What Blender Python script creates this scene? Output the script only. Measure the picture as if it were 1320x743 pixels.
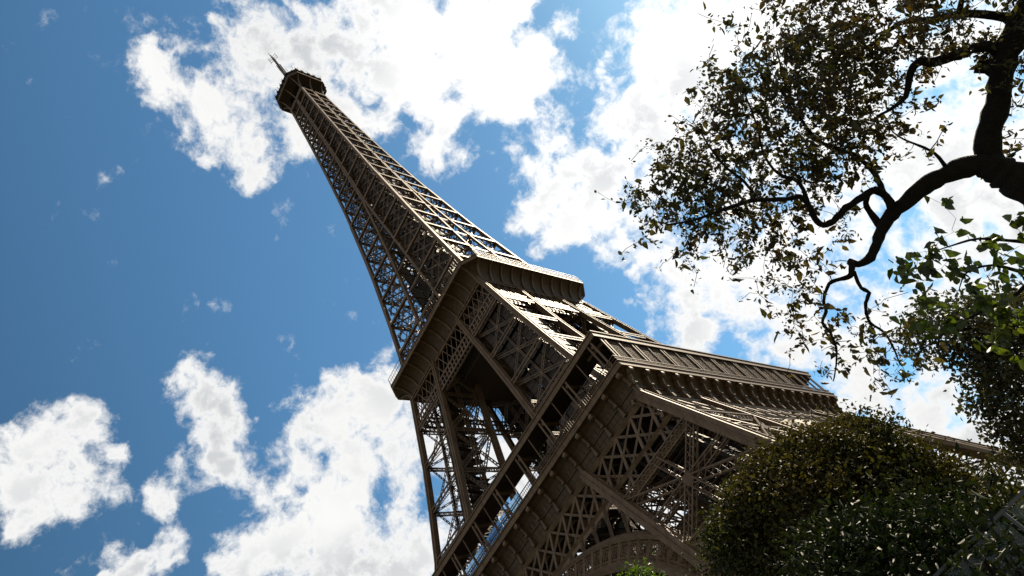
import bpy, math, random
import numpy as np
from math import sin, cos, pi, radians, atan2, sqrt
from mathutils import Vector, Matrix, Quaternion
random.seed(7)
RNG = np.random.default_rng(11)
for o in list(bpy.data.objects):
    bpy.data.objects.remove(o)
S = bpy.context.scene
COL = S.collection

# ------------------------------------------------------------------ camera
CAM = Vector((69.654, -115.923, 1.85))
YAW, PITCH, ROLL, FPX = 2.024, 0.741, -0.723, 929.54      # focal length in pixels of a 1320 px wide frame
cam_d = bpy.data.cameras.new('camera'); cam = bpy.data.objects.new('camera', cam_d); COL.objects.link(cam)
F = Vector((cos(PITCH) * cos(YAW), cos(PITCH) * sin(YAW), sin(PITCH)))
R0 = F.cross(Vector((0, 0, 1))).normalized(); U0 = R0.cross(F)
RT = R0 * cos(ROLL) + U0 * sin(ROLL); UP = -R0 * sin(ROLL) + U0 * cos(ROLL)
cam.matrix_world = Matrix((( RT.x, UP.x, -F.x, CAM.x), (RT.y, UP.y, -F.y, CAM.y), (RT.z, UP.z, -F.z, CAM.z), (0, 0, 0, 1)))
cam_d.sensor_width = 36; cam_d.lens = 36 * FPX / 1320
cam_d.clip_start = .05; cam_d.clip_end = 6000
S.camera = cam
def ray(px, py):
    return (F + RT * ((px - 660) / FPX) - UP * ((py - 371.5) / FPX)).normalized()
def at(px, py, d):
    return CAM + ray(px, py) * d

# ------------------------------------------------------------------ light
SUN_AZ, SUN_EL = 70.0, 44.0
sund = Vector((cos(radians(SUN_EL)) * cos(radians(SUN_AZ)), cos(radians(SUN_EL)) * sin(radians(SUN_AZ)), sin(radians(SUN_EL))))
sl = bpy.data.lights.new('sun', 'SUN'); sl.energy = 5.0; sl.angle = radians(.53); sl.color = (1, .85, .64)
so = bpy.data.objects.new('sun', sl); COL.objects.link(so); so.rotation_euler = sund.to_track_quat('Z', 'Y').to_euler(); so.location = (0, 0, 400)
S.view_settings.view_transform = 'Standard'; S.view_settings.look = 'None'
S.view_settings.exposure = 1.3; S.view_settings.gamma = 1; S.view_settings.use_curve_mapping = False

SKY_STRENGTH = .062
CLOUDS = [ # direction given by photo pixel, radius in pixels
 (228,110,42),(198,80,20),(270,130,50),(300,180,36),(328,215,16),(330,100,66),(390,60,66),(395,160,42),(450,90,85),(470,30,55),(540,100,78),(520,40,55),
 (545,175,30),(620,90,72),(600,40,45),(660,125,42),(675,60,34),(690,105,24),(728,30,22),(640,40,55),
 (890,40,60),(950,60,110),(860,110,38),(785,200,38),(725,235,50),(775,250,60),(900,110,60),(700,270,34),(825,205,64),(740,300,38),(780,325,30),(880,180,100),(860,330,46),(880,385,44),
 (905,430,28),(950,340,60),(950,420,30),(1000,300,80),(1020,440,44),(980,400,30),(1100,60,120),(1060,200,110),(1180,420,60),(1200,80,60),(1240,270,66),(1300,300,60),(1130,520,60),
 (1200,520,66),(1250,570,40),(1290,150,60),(1180,190,60),(1300,620,70),(1090,480,40),(1240,200,50),(1260,420,70),(1050,350,50),
 (30,610,56),(70,570,46),(112,530,26),(122,615,34),(20,675,30),(150,580,20),(80,640,36),
 (238,478,24),(275,510,34),(302,550,32),(290,590,32),(245,605,28),(215,632,24),
 (462,520,42),(430,560,55),(505,530,46),(520,600,70),(400,620,66),(450,650,90),(370,675,56),(520,700,70),(340,715,50),(420,720,80),(350,592,14),
 (285,730,22),(212,700,24),(170,725,26),(140,740,16),
 # clouds of the same sky outside the frame
(600,600,60),(640,660,64),(580,700,70),(700,620,60),(850,650,80),(760,700,80),(930,620,60),
 (1500,300,220),(1500,700,160),(1700,0,200),(700,-300,180),(300,-350,140),(1100,-250,160),(-250,500,120),(-300,100,100),(600,1000,200),(1000,1000,150)]
w = bpy.data.worlds.new('World'); S.world = w; w.use_nodes = True
nt = w.node_tree; N = nt.nodes; L = nt.links
for n in list(N): N.remove(n)
def node(t, **kw):
    n = N.new(t)
    for k, v in kw.items(): setattr(n, k, v)
    return n
def wire(a, b): L.new(a, b)
def mathn(op, a, b=None, c=None, clamp=False):
    n = node('ShaderNodeMath', operation=op); n.use_clamp = clamp
    for i, v in enumerate((a, b, c)):
        if v is None: continue
        if isinstance(v, (int, float)): n.inputs[i].default_value = v
        else: wire(v, n.inputs[i])
    return n.outputs[0]
def smooth(v, lo, hi, a=0, b=1):
    n = node('ShaderNodeMapRange', interpolation_type='SMOOTHSTEP'); wire(v, n.inputs[0])
    for i, x in zip((1, 2, 3, 4), (lo, hi, a, b)): n.inputs[i].default_value = x
    return n.outputs[0]
tc = node('ShaderNodeTexCoord')
nrm = node('ShaderNodeVectorMath', operation='NORMALIZE'); wire(tc.outputs['Generated'], nrm.inputs[0]); D = nrm.outputs[0]
def noise(scale, detail, rough=.5, vec=None, dist=0., lac=2.):
    n = node('ShaderNodeTexNoise'); n.inputs['Scale'].default_value = scale; n.inputs['Detail'].default_value = detail
    n.inputs['Roughness'].default_value = rough; n.inputs['Distortion'].default_value = dist; n.inputs['Lacunarity'].default_value = lac
    wire(vec or D, n.inputs['Vector']); return n
def warp(vec, scale, amt, detail):
    n = noise(scale, detail, .6, vec)
    s = node('ShaderNodeVectorMath', operation='SUBTRACT'); wire(n.outputs['Color'], s.inputs[0]); s.inputs[1].default_value = (.5, .5, .5)
    m = node('ShaderNodeVectorMath', operation='MULTIPLY_ADD'); wire(s.outputs[0], m.inputs[0]); m.inputs[1].default_value = (amt,) * 3; wire(vec, m.inputs[2])
    return m.outputs[0]
Dw = warp(D, 5., .08, 5)
Dw = warp(Dw, 22., .03, 6)
FILL_CLOUDS = [(az, el, r) for az, el, r in ((-100, 25, .34), (-60, 40, .30), (-130, 48, .30), (-95, 62, .26), (-35, 20, .30), (-160, 22, .26), (-75, 14, .30), (-5, 35, .24), (20, 18, .26), (-120, 12, .3))]  # unseen clouds behind the camera, added to brighten the shaded face
cov = None
for (x, y, r) in CLOUDS + FILL_CLOUDS:
    if (x, y, r) in FILL_CLOUDS:
        d = Vector((cos(radians(y))*cos(radians(x)), cos(radians(y))*sin(radians(x)), sin(radians(y)))); rad = r
    else:
      d = ray(x, y); rad = (ray(x + r, y) - ray(x - r, y)).length / 2 * 1.0 if abs(x) < 1400 else .25
    n = node('ShaderNodeVectorMath', operation='DISTANCE'); wire(Dw, n.inputs[0]); n.inputs[1].default_value = d
    v = smooth(n.outputs['Value'], rad * 2.5, rad * .25)
    if cov is None: cov = v
    else:
        cov = mathn('SMOOTH_MAX', cov, v, .3)
fb = noise(6.5, 10, .55, warp(D, 9., .05, 4)).outputs[0]
fine = noise(34., 10, .62, Dw).outputs[0]
mid_ = noise(17., 10, .64, warp(D, 14., .04, 4)).outputs[0]
gate = smooth(cov, .05, .34, .25, 1.)
dens = mathn('MULTIPLY_ADD', cov, 1.80, -1.08)
for src, am in ((fb, 2.2), (mid_, 3.0), (fine, 2.2)):
    dens = mathn('ADD', dens, mathn('MULTIPLY', mathn('MULTIPLY', mathn('SUBTRACT', src, .5), am), gate))
alpha = smooth(dens, -.22, .78)
# cloud light: thin rims bright, thick cores grey where noise says so, brighter towards the sun
core = smooth(dens, .45, 1.3)
lump = smooth(noise(4.5, 3, .5, warp(D, 5., .08, 2)).outputs[0], .36, .70)
grey = mathn('MULTIPLY', core, lump)
sd = node('ShaderNodeVectorMath', operation='DOT_PRODUCT'); wire(D, sd.inputs[0]); sd.inputs[1].default_value = sund
near = smooth(sd.outputs['Value'], .80, 1.0)
cr = node('ShaderNodeMix', data_type='RGBA'); wire(grey, cr.inputs[0])
cr.inputs[6].default_value = (.395, .394, .388, 1); cr.inputs[7].default_value = (.255, .263, .272, 1)
glow = mathn('MULTIPLY_ADD', near, .25, 1.0)
cb = node('ShaderNodeVectorMath', operation='SCALE'); wire(cr.outputs[2], cb.inputs[0]); wire(glow, cb.inputs['Scale'])
sky = node('ShaderNodeTexSky', sky_type='NISHITA'); sky.sun_disc = False
sky.sun_elevation = radians(SUN_EL); sky.sun_rotation = radians(90 - SUN_AZ)
sky.air_density = 1.0; sky.dust_density = .35; sky.ozone_density = 2.2; sky.altitude = 50
tint = node('ShaderNodeVectorMath', operation='MULTIPLY'); wire(sky.outputs[0], tint.inputs[0]); tint.inputs[1].default_value = (.62, .98, 1.02)
away = smooth(sd.outputs['Value'], .12, .78, .52, .95)      # the blue deepens with the angle from the sun
tint2 = node('ShaderNodeVectorMath', operation='SCALE'); wire(tint.outputs[0], tint2.inputs[0]); wire(away, tint2.inputs['Scale'])
bg1 = node('ShaderNodeBackground'); wire(tint2.outputs[0], bg1.inputs[0]); bg1.inputs[1].default_value = SKY_STRENGTH
bg2 = node('ShaderNodeBackground'); wire(cb.outputs[0], bg2.inputs[0]); bg2.inputs[1].default_value = 1.0
mx = node('ShaderNodeMixShader'); wire(alpha, mx.inputs[0]); wire(bg1.outputs[0], mx.inputs[1]); wire(bg2.outputs[0], mx.inputs[2])
out = node('ShaderNodeOutputWorld'); wire(mx.outputs[0], out.inputs[0])
w.cycles.sampling_method = 'MANUAL'; w.cycles.sample_map_resolution = 512

# ------------------------------------------------------------------ materials
def mat(name, col, rough=.6, var=.25, scale=2., metal=0., bump=0., trans=0., col2=None, island=0., spec=.5, coord='Object', stretch=None):
    m = bpy.data.materials.new(name); m.use_nodes = True; t = m.node_tree; b = t.nodes['Principled BSDF']
    tcn = t.nodes.new('ShaderNodeTexCoord'); no = t.nodes.new('ShaderNodeTexNoise'); no.inputs['Scale'].default_value = scale; no.inputs['Detail'].default_value = 6
    if stretch:
        st = t.nodes.new('ShaderNodeVectorMath'); st.operation = 'MULTIPLY'; st.inputs[1].default_value = stretch
        t.links.new(tcn.outputs[coord], st.inputs[0]); t.links.new(st.outputs[0], no.inputs['Vector'])
    else: t.links.new(tcn.outputs[coord], no.inputs['Vector'])
    mr = t.nodes.new('ShaderNodeMapRange'); mr.inputs[1].default_value = .3; mr.inputs[2].default_value = .7; t.links.new(no.outputs[0], mr.inputs[0])
    mixn = t.nodes.new('ShaderNodeMix'); mixn.data_type = 'RGBA'; t.links.new(mr.outputs[0], mixn.inputs[0])
    c2 = col2 or tuple(c * (1 - var) for c in col)
    mixn.inputs[6].default_value = (*col, 1); mixn.inputs[7].default_value = (*c2, 1)
    res = mixn.outputs[2]
    if island:
        g = t.nodes.new('ShaderNodeNewGeometry'); mi = t.nodes.new('ShaderNodeMapRange'); t.links.new(g.outputs['Random Per Island'], mi.inputs[0])
        mi.inputs[3].default_value = 1 - island; mi.inputs[4].default_value = 1 + island
        sc = t.nodes.new('ShaderNodeVectorMath'); sc.operation = 'SCALE'; t.links.new(res, sc.inputs[0]); t.links.new(mi.outputs[0], sc.inputs['Scale']); res = sc.outputs[0]
    t.links.new(res, b.inputs['Base Color']); b.inputs['Roughness'].default_value = rough; b.inputs['Metallic'].default_value = metal
    b.inputs['Specular IOR Level'].default_value = spec
    if bump:
        bn = t.nodes.new('ShaderNodeBump'); bn.inputs['Strength'].default_value = bump; bn.inputs['Distance'].default_value = .05
        n2 = t.nodes.new('ShaderNodeTexNoise'); n2.inputs['Scale'].default_value = scale * 6; n2.inputs['Detail'].default_value = 8
        t.links.new(tcn.outputs[coord], n2.inputs['Vector']); t.links.new(n2.outputs[0], bn.inputs['Height']); t.links.new(bn.outputs[0], b.inputs['Normal'])
    if trans:
        tr = t.nodes.new('ShaderNodeBsdfTranslucent'); ms = t.nodes.new('ShaderNodeMixShader'); ms.inputs[0].default_value = trans
        br = t.nodes.new('ShaderNodeVectorMath'); br.operation = 'MULTIPLY'; br.inputs[1].default_value = (1.5, 1.7, .7); t.links.new(res, br.inputs[0])
        t.links.new(br.outputs[0], tr.inputs[0]); t.links.new(b.outputs[0], ms.inputs[1]); t.links.new(tr.outputs[0], ms.inputs[2])
        t.links.new(ms.outputs[0], t.nodes['Material Output'].inputs[0])
    return m
M = {
 'iron': mat('brown_iron_paint', (.112, .070, .038), .52, scale=.35, col2=(.056, .032, .017), bump=.12, spec=.22, stretch=(2.5, 2.5, .35)),
 'iron2': mat('brown_iron_plate', (.112, .069, .037), .6, scale=.5, col2=(.058, .035, .019), bump=.15, spec=.2, stretch=(3, 3, .4)),
 'plate': mat('shaded_plate', (.062, .039, .021), .55, scale=.7, col2=(.036, .022, .012), bump=.2, spec=.15, stretch=(3, 3, .5)),  # iron plate darkened: shade of cove and frieze put into the colour
 'iron3': mat('shade_darkened_iron', (.026, .017, .010), .65, scale=.6, spec=.2),  # same brown paint darkened, interior shade put into the colour
 'screen': mat('brown_screen', (.095, .060, .033), .7, scale=1.5, col2=(.06, .038, .022), bump=.3),
 'deck': mat('deck_plate', (.13, .10, .075), .7, scale=.8),
 'stone': mat('masonry', (.42, .37, .29), .85, scale=1.2, bump=.4),
 'bark': mat('bark', (.014, .011, .009), .95, scale=9., bump=.8, spec=.15, col2=(.006, .005, .004)),
 'twig': mat('twig_bark', (.022, .016, .012), .85, scale=12.),
 'leaf1': mat('leaf_small', (.022, .024, .007), .6, scale=1.1, col2=(.042, .024, .009), island=.6, trans=.28, spec=.25),
 'leaf2': mat('leaf_broad', (.028, .046, .005), .45, scale=1.5, col2=(.052, .060, .008), island=.65, trans=.42, spec=.35),
 'leaf3': mat('leaf_fine', (.024, .028, .008), .55, scale=.9, col2=(.036, .028, .010), island=.5, trans=.2, spec=.3),
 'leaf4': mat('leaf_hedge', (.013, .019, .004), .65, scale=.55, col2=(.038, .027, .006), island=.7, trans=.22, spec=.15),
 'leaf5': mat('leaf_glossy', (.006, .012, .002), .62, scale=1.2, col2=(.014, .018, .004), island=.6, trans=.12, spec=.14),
 'leaf6': mat('leaf_tip', (.05, .08, .008), .4, scale=2, island=.3, trans=.4),
 'seed': mat('seed_capsule', (.045, .024, .013), .7, scale=5, island=.4),
 'mglass': mat('mirror_glass', (.42, .62, .80), .06, metal=.95, scale=.3, col2=(.25, .5, .75)),
 'metal': mat('brushed_metal', (.045, .05, .055), .5, metal=.5, scale=4),
 'ground': mat('gravel_ground', (.07, .062, .045), .9, scale=.15, col2=(.05, .05, .028), bump=.3),
 'grass': mat('lawn', (.035, .055, .014), .9, scale=.4, col2=(.045, .06, .02), bump=.4),
 'path': mat('path_asphalt', (.12, .115, .11), .9, scale=.8),
}
def glassmat(name, col, rough=.05, alpha=.5):
    m = bpy.data.materials.new(name); m.use_nodes = True; t = m.node_tree; b = t.nodes['Principled BSDF']
    b.inputs['Base Color'].default_value = (*col, 1); b.inputs['Roughness'].default_value = rough; b.inputs['Alpha'].default_value = alpha
    b.inputs['Specular IOR Level'].default_value = 1.
    return m
M['glass'] = glassmat('blue_glass', (.10, .28, .46), .08, .82)
M['pane'] = glassmat('clear_glass', (.05, .09, .10), .02, .10)

# ------------------------------------------------------------------ mesh builder
class MB:
    def __init__(s): s.v = []; s.f = []
    def quadbox(s, P):                       # 8 points, two rings of four
        b = len(s.v); s.v += [tuple(p) for p in P]
        s.f += [(b, b+3, b+2, b+1), (b+4, b+5, b+6, b+7)] + [(b+i, b+(i+1) % 4, b+4+(i+1) % 4, b+4+i) for i in range(4)]
        return s
    def bar(s, A, B, w, h=None, up=(0, 0, 1)):
        A = Vector(A); B = Vector(B); h = w if h is None else h; d = (B - A)
        if d.length < 1e-4: return s
        d.normalize(); up = Vector(up)
        if abs(d.dot(up)) > .98: up = Vector((1, 0, 0)) if abs(d.x) < .9 else Vector((0, 1, 0))
        x = d.cross(up).normalized(); y = x.cross(d)
        x *= w / 2; y *= h / 2
        return s.quadbox([A-x-y, A+x-y, A+x+y, A-x+y, B-x-y, B+x-y, B+x+y, B-x+y])
    def box(s, x0, x1, y0, y1, z0, z1):
        return s.quadbox([(x0,y0,z0),(x1,y0,z0),(x1,y1,z0),(x0,y1,z0),(x0,y0,z1),(x1,y0,z1),(x1,y1,z1),(x0,y1,z1)])
    def poly(s, pts):
        b = len(s.v); s.v += [tuple(p) for p in pts]; s.f.append(tuple(range(b, b+len(pts)))); return s
    def prism(s, pts, off):                 # polygon extruded by vector off
        b = len(s.v); n = len(pts); off = Vector(off)
        s.v += [tuple(p) for p in pts] + [tuple(Vector(p) + off) for p in pts]
        s.f += [tuple(range(b, b+n))[::-1], tuple(range(b+n, b+2*n))] + [(b+i, b+(i+1) % n, b+n+(i+1) % n, b+n+i) for i in range(n)]
        return s
    def tube(s, pts, rad, seg=8, cap=True):
        pts = [Vector(p) for p in pts]; b = len(s.v); n = len(pts); prev = None
        for i, p in enumerate(pts):
            t = (pts[min(i+1, n-1)] - pts[max(i-1, 0)]); t = t.normalized() if t.length > 1e-9 else Vector((0, 0, 1))
            if prev is None: a = t.orthogonal().normalized()
            else: a = (prev - t * prev.dot(t)); a = a.normalized() if a.length > 1e-6 else t.orthogonal().normalized()
            prev = a; c = t.cross(a); r = rad[i] if hasattr(rad, '__len__') else rad
            for k in range(seg):
                an = 2 * pi * k / seg; s.v.append(tuple(p + a * (r * cos(an)) + c * (r * sin(an))))
        for i in range(n-1):
            for k in range(seg):
                s.f.append((b+i*seg+k, b+i*seg+(k+1) % seg, b+(i+1)*seg+(k+1) % seg, b+(i+1)*seg+k))
        if cap: s.f += [tuple(range(b, b+seg))[::-1], tuple(range(b+(n-1)*seg, b+n*seg))]
        return s
    def truss(s, A, B, w, n, depth=None, nrm=(0, 0, 1), ch=.12, lw=.07, x=True):
        """laced box girder: four corner angles, lacing on all sides. w lies in the face, depth along nrm"""
        A = Vector(A); B = Vector(B); d = (B - A).normalized(); nn = Vector(nrm); nn = (nn - d * nn.dot(d)).normalized(); sd = d.cross(nn)
        depth = depth or w
        c = [(-1, -1), (1, -1), (1, 1), (-1, 1)]
        off = [sd * (a * w/2) + nn * (b * depth/2) for a, b in c]
        for o in off: s.bar(A+o, B+o, ch, ch, nn)
        for i in range(4):
            o1, o2 = off[i], off[(i+1) % 4]
            for k in range(n):
                p, q = A.lerp(B, k/n), A.lerp(B, (k+1)/n)
                s.bar(p+o1, q+o2, lw, .04, nn)
                if x: s.bar(p+o2, q+o1, lw, .04, nn)
        return s
    def ladder(s, A, B, w, n, nrm, ch=.15, lw=.1, x=False, th=.12):
        """flat laced girder of two flanges with rungs"""
        A = Vector(A); B = Vector(B); d = (B - A).normalized(); nn = Vector(nrm); nn = (nn - d * nn.dot(d)).normalized(); sd = d.cross(nn) * (w/2)
        s.bar(A+sd, B+sd, ch, th, nn); s.bar(A-sd, B-sd, ch, th, nn)
        for k in range(n):
            p, q = A.lerp(B, k/n), A.lerp(B, (k+1)/n)
            if x: s.bar(p+sd, q-sd, lw, .05, nn); s.bar(p-sd, q+sd, lw, .05, nn)
            else: m = p.lerp(q, .5); s.bar(m+sd, m-sd, lw, .06, nn)
        return s
    def mirror(s, q):                       # quarter turns about the tower axis
        c, n = [(1, 0), (0, 1), (-1, 0), (0, -1)][q % 4]
        t = MB(); t.v = [(c*x - n*y, n*x + c*y, z) for x, y, z in s.v]; t.f = list(s.f); return t
    def build(s, name, m, parent=None, smooth=False):
        me = bpy.data.meshes.new(name); me.from_pydata(s.v, [], s.f); me.materials.append(m if not isinstance(m, str) else M[m]); me.validate(); me.update()
        if smooth: me.polygons.foreach_set('use_smooth', [True] * len(me.polygons))
        o = bpy.data.objects.new(name, me); COL.objects.link(o); o.parent = parent; return o
def empty(name, loc=(0, 0, 0)):
    o = bpy.data.objects.new(name, None); o.empty_display_size = .5; COL.objects.link(o); o.location = loc; return o
def tag(o, label=None, cat=None, group=None, kind=None):
    for k, v in (('label', label), ('category', cat), ('group', group), ('kind', kind)):
        if v: o[k] = v
    return o
def sub(mb, q):                              # rotate a quarter-turn family
    return mb.mirror(q)

# ------------------------------------------------------------------ ground
g = MB(); seg = 96
g.poly([(3500*cos(2*pi*i/seg), 3500*sin(2*pi*i/seg), 0) for i in range(seg)])
tag(g.build('ground', 'ground'), kind='structure')
g = MB()
for (x0, x1, y0, y1) in ((66, 92, -112, -72), (20, 56, -150, -70), (-60, 10, -150, -70), (66, 120, -66, 40)):
    g.poly([(x0, y0, .004), (x1, y0, .004), (x1, y1, .004), (x0, y1, .004)])
tag(g.build('lawn', 'grass'), kind='structure')
g = MB(); g.box(-90, 130, -69.5, -66.5, -.05, .01)
tag(g.build('path', 'path'), kind='structure')

# ------------------------------------------------------------------ the tower
T = empty('lattice_tower')
tag(T, 'giant brown wrought iron lattice tower with flared galleries and a summit cabin against the clouds', 'tower')

OUT_Z = [0, 52.14, 57.6, 73, 83.3, 94, 112.3, 126, 140.6, 147.4, 160, 178, 190, 211, 237, 263, 277]
OUT_W = [60.67, 33.86, 30.6, 25.4, 22.9, 20.5, 16.9, 14.95, 13.2, 12.5, 11.15, 9.7, 8.75, 7.5, 6.2, 5.1, 4.7]
IN_Z = [0, 52.14, 57.6, 112.3, 120, 150, 182, 300]
IN_W = [45.6, 18.7, 15.0, 6.1, 5.1, 2.6, 0.35, .35]
def wo(z): return float(np.interp(z, OUT_Z, OUT_W))
def wi(z): return float(np.interp(z, IN_Z, IN_W))

def leg_section(name, zs, parent, post, braces, lower=False):
    """one pillar in the (+x,-y) corner: four corner posts, laced panels on its four faces; turned to all four corners"""
    posts = []
    for cfg in ((wo, wo), (wi, wo), (wo, wi), (wi, wi)):
        mb = MB()
        zz = zs if not lower else [zs[0], zs[-1]]
        for a, b in zip(zz[:-1], zz[1:]):
            p, q = (cfg[0](a), -cfg[1](a), a), (cfg[0](b), -cfg[1](b), b)
            mb.bar(p, q, post, post, (0, 1, 0))
            # flange plates riveted along the posts
            mb.bar(p, q, post * 1.25, .12, (0, 1, 0)); mb.bar(p, q, .12, post * 1.25, (0, 1, 0))
        posts.append(mb)
    br = MB()
    faces = [(wo, wo, wi, wo, (0, -1, 0)), (wo, wo, wo, wi, (1, 0, 0)), (wi, wo, wi, wi, (-1, 0, 0)), (wo, wi, wi, wi, (0, 1, 0))]
    for a, b in zip(zs[:-1], zs[1:]):
        for fi, (x0, y0, x1, y1, nr) in enumerate(faces):
            P = lambda z, e: Vector(((x0(z), -y0(z), z) if e == 0 else (x1(z), -y1(z), z)))
            A, B, C, Dd = P(a, 0), P(a, 1), P(b, 0), P(b, 1)
            braces(br, A, B, C, Dd, nr, fi)
        # diaphragm inside the pillar
        z = b; br.ladder((wo(z), -wo(z), z), (wi(z), -wi(z), z), .6, 10, (0, 0, 1), .14, .08, True)
        br.ladder((wi(z), -wo(z), z), (wo(z), -wi(z), z), .6, 10, (0, 0, 1), .14, .08, True)
    for q in range(4):
        e = MB()
        r = sub(br, q).build(name, 'iron', parent)
        for p in posts:
            c = sub(p, q).build('corner_post', 'iron2', r)
    return

def brace_low(br, A, B, C, Dd, nr, fi):
    m0, m1 = (A + B) / 2, (C + Dd) / 2; c = (A + B + C + Dd) / 4
    k = 16
    if fi < 2 and C.z > 45: return
    if fi > 1:
        for p, q in ((A, Dd), (B, C), (C, Dd)): br.ladder(p, q, .8, int((q-p).length/1.3), nr, .24, .13, True)
        for p, q in ((m0, m1), ((A+C)/2, m0), ((A+C)/2, m1), ((B+Dd)/2, m0), ((B+Dd)/2, m1), ((A+C)/2, (B+Dd)/2)): br.ladder(p, q, .8, int((q-p).length/1.1), nr, .22, .12, True)
        return
    for p, q in ((A, c), (c, Dd), (B, c), (c, C), (m0, c), (c, m1), ((A + C) / 2, c), (c, (B + Dd) / 2)):
        n = max(4, int((q - p).length / 1.15)); br.truss(p, q, 1.05, n, .8, nr, .16, .09, False)
    br.truss(C, Dd, 1.2, k, .8, nr, .18, .09, True)
    for p in (c,): br.prism([p + Vector(v) for v in plate(nr, .8)], Vector(nr) * .16)
def plate(nr, r):
    n = Vector(nr); a = n.cross(Vector((0, 0, 1))).normalized(); b = a.cross(n)
    return [a*(r*cos(t*pi/4+pi/8)) + b*(r*sin(t*pi/4+pi/8)) + n*.48 for t in range(8)]
zs_low = [0, 3.5, 16.2, 29.2, 41.8, 52.2]
leg_section('lower_pillar', zs_low, T, 1.45, brace_low, True)

def brace_mid(br, A, B, C, Dd, nr, fi):
    n_ = Vector(nr); r_ = n_ * (-1.25 if fi == 1 else -.7)
    c = (A + B + C + Dd) / 4 + r_; m0, m1 = (A + B) / 2 + r_, (C + Dd) / 2 + r_
    if fi < 2:
        for p, q in ((A, Dd), (B, C)): br.ladder(p + r_, q + r_, .5, int((q-p).length/.7), nr, .15, .055, True, .1)
        br.ladder(C + n_*.3, Dd + n_*.3, .8, 9, nr, .3, .10, True, .2)
        br.ladder(m0, m1, .36, 12, nr, .11, .05, True, .1)
        br.prism([c + Vector(v)*.62 - n_*.25 for v in plate(nr, .62)], n_ * .1)
        for p in (A, B): br.prism([p + Vector(v)*.8 - n_*.3 for v in plate(nr, .8)], n_ * .1)
    else:
        for p, q in ((A, Dd), (B, C), (C, Dd), (m0, m1)): br.ladder(p, q, .9, int((q-p).length/.8), nr, .24, .16, True)
zs_mid = [52.2, 57.6, 63.2, 73.3, 83.3, 93.6, 103.2, 112.2]
leg_section('upper_pillar', zs_mid, T, 1.12, brace_mid)

# upper shaft: four converging pillars, single chords near the top
zs = [112.2, 117.2, 126.8]; h = 10.4
while zs[-1] < 268: zs.append(zs[-1] + h); h = max(5.6, h * .965)
zs[-1] = 268.5
zsp = zs
def brace_sp(br, A, B, C, Dd, nr, fi):
    wdt = (A - B).length; n_ = Vector(nr)
    if wdt < .9: return
    if fi < 2:
        br.bar(C + n_*.14, Dd + n_*.14, .60, .62, nr)
        r_ = n_ * (-1.15 if fi == 1 else -.75); hw = .22 if wdt > 4 else .17
        for p, q in ((A, Dd), (B, C)): br.ladder(p + r_, q + r_, hw, max(5, int((q-p).length/.9)), nr, .09, .05, True, .08)
        br.bar((A+B)/2 + r_, (C+Dd)/2 + r_, .12, .08, nr)
        d_ = n_ * -min(1.3, wdt*.25)
        for p, q in (((A+C)/2, (A+B)/2), ((A+C)/2, (C+Dd)/2), ((B+Dd)/2, (A+B)/2), ((B+Dd)/2, (C+Dd)/2)): br.ladder(p + d_, q + d_, .45, 6, nr, .16, .10, True)
        for p, q in ((A, Dd), (B, C)): br.ladder(p + d_*1.6, q + d_*1.6, .5, 7, nr, .16, .1, True)
    else:
        if wdt > 1.6:
            for p, q in ((A, Dd), (B, C)): br.ladder(p, q, .55, 8, nr, .2, .12, True)
            br.bar(C, Dd, .3, .3, nr)
def spire():
    for q in range(4):
        br = MB()
        for a, b in zip(zs[:-1], zs[1:]):
            for fi, (x0, y0, x1, y1, nr) in enumerate([(wo, wo, wi, wo, (0, -1, 0)), (wo, wo, wo, wi, (1, 0, 0)), (wi, wo, wi, wi, (-1, 0, 0)), (wo, wi, wi, wi, (0, 1, 0))]):
                P = lambda z, e: Vector(((x0(z), -y0(z), z) if e == 0 else (x1(z), -y1(z), z)))
                brace_sp(br, P(a, 0), P(a, 1), P(b, 0), P(b, 1), nr, fi)
            for z in (b,):
                br.bar((wo(z), -wo(z), z), (wi(z)*.5, -wi(z)*.5, z), .3, .3)
                if wi(z) > .6: # strut between neighbouring pillars
                    br.ladder((wi(z), -wo(z), z), (-wi(z), -wo(z), z), .5, 6, (0, -1, 0), .18, .1, True)
                    br.bar((wi(z), -wo(z), z), (-wi(z), -wo(z), z), .2, .2)
        r = sub(br, q).build('shaft_corner', 'iron', T)
        for cfg in ((wo, wo, .95), (wi, wo, .66), (wo, wi, .66), (wi, wi, .45)):
            mb = MB()
            for a, b in zip(zs[:-1], zs[1:]):
                t = cfg[2] * (1 if a < 180 else .82)
                if cfg[0] is wi and cfg[1] is wi and a > 185: continue
                mb.bar((cfg[0](a), -cfg[1](a), a), (cfg[0](b), -cfg[1](b), b), t, t, (0, 1, 0))
            sub(mb, q).build('corner_post', 'iron2', r)
    # lift shafts and stair in the middle: slotted sheet walls added to darken the core
    mb = MB()
    for z0, z1 in zip(zs[1:-1], zs[2:]):
        s = wo(z0) * (.50 if z0 < 170 else .58)
        for x, y in ((s, s), (s, -s), (-s, s), (-s, -s)): mb.bar((x, y, z0), (x, y, z1), .35, .35)
        g = (z1 - z0) * .07
        for k in range(5):
            u0, u1 = -s + 2*s*k/5 + .12, -s + 2*s*(k+1)/5 - .12
            if (k + int(z0)) % 4 == 0: continue
            mb.box(u0, u1, -s, -s+.1, z0+g, z1-g); mb.box(u0, u1, s-.1, s, z0+g, z1-g)
            mb.box(-s, -s+.1, u0, u1, z0+g, z1-g); mb.box(s-.1, s, u0, u1, z0+g, z1-g)
        for a_, b_ in (((s, s), (-s, s)), ((s, -s), (-s, -s)), ((s, s), (s, -s)), ((-s, s), (-s, -s))):
            mb.bar((*a_, z1), (*b_, z1), .3); mb.bar((*a_, z0), (*b_, z1), .16); mb.bar((*b_, z0), (*a_, z1), .16)
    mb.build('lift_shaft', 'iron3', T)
spire()
sd_ = MB()  # dark sheets added to fill and darken the near pillar
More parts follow.
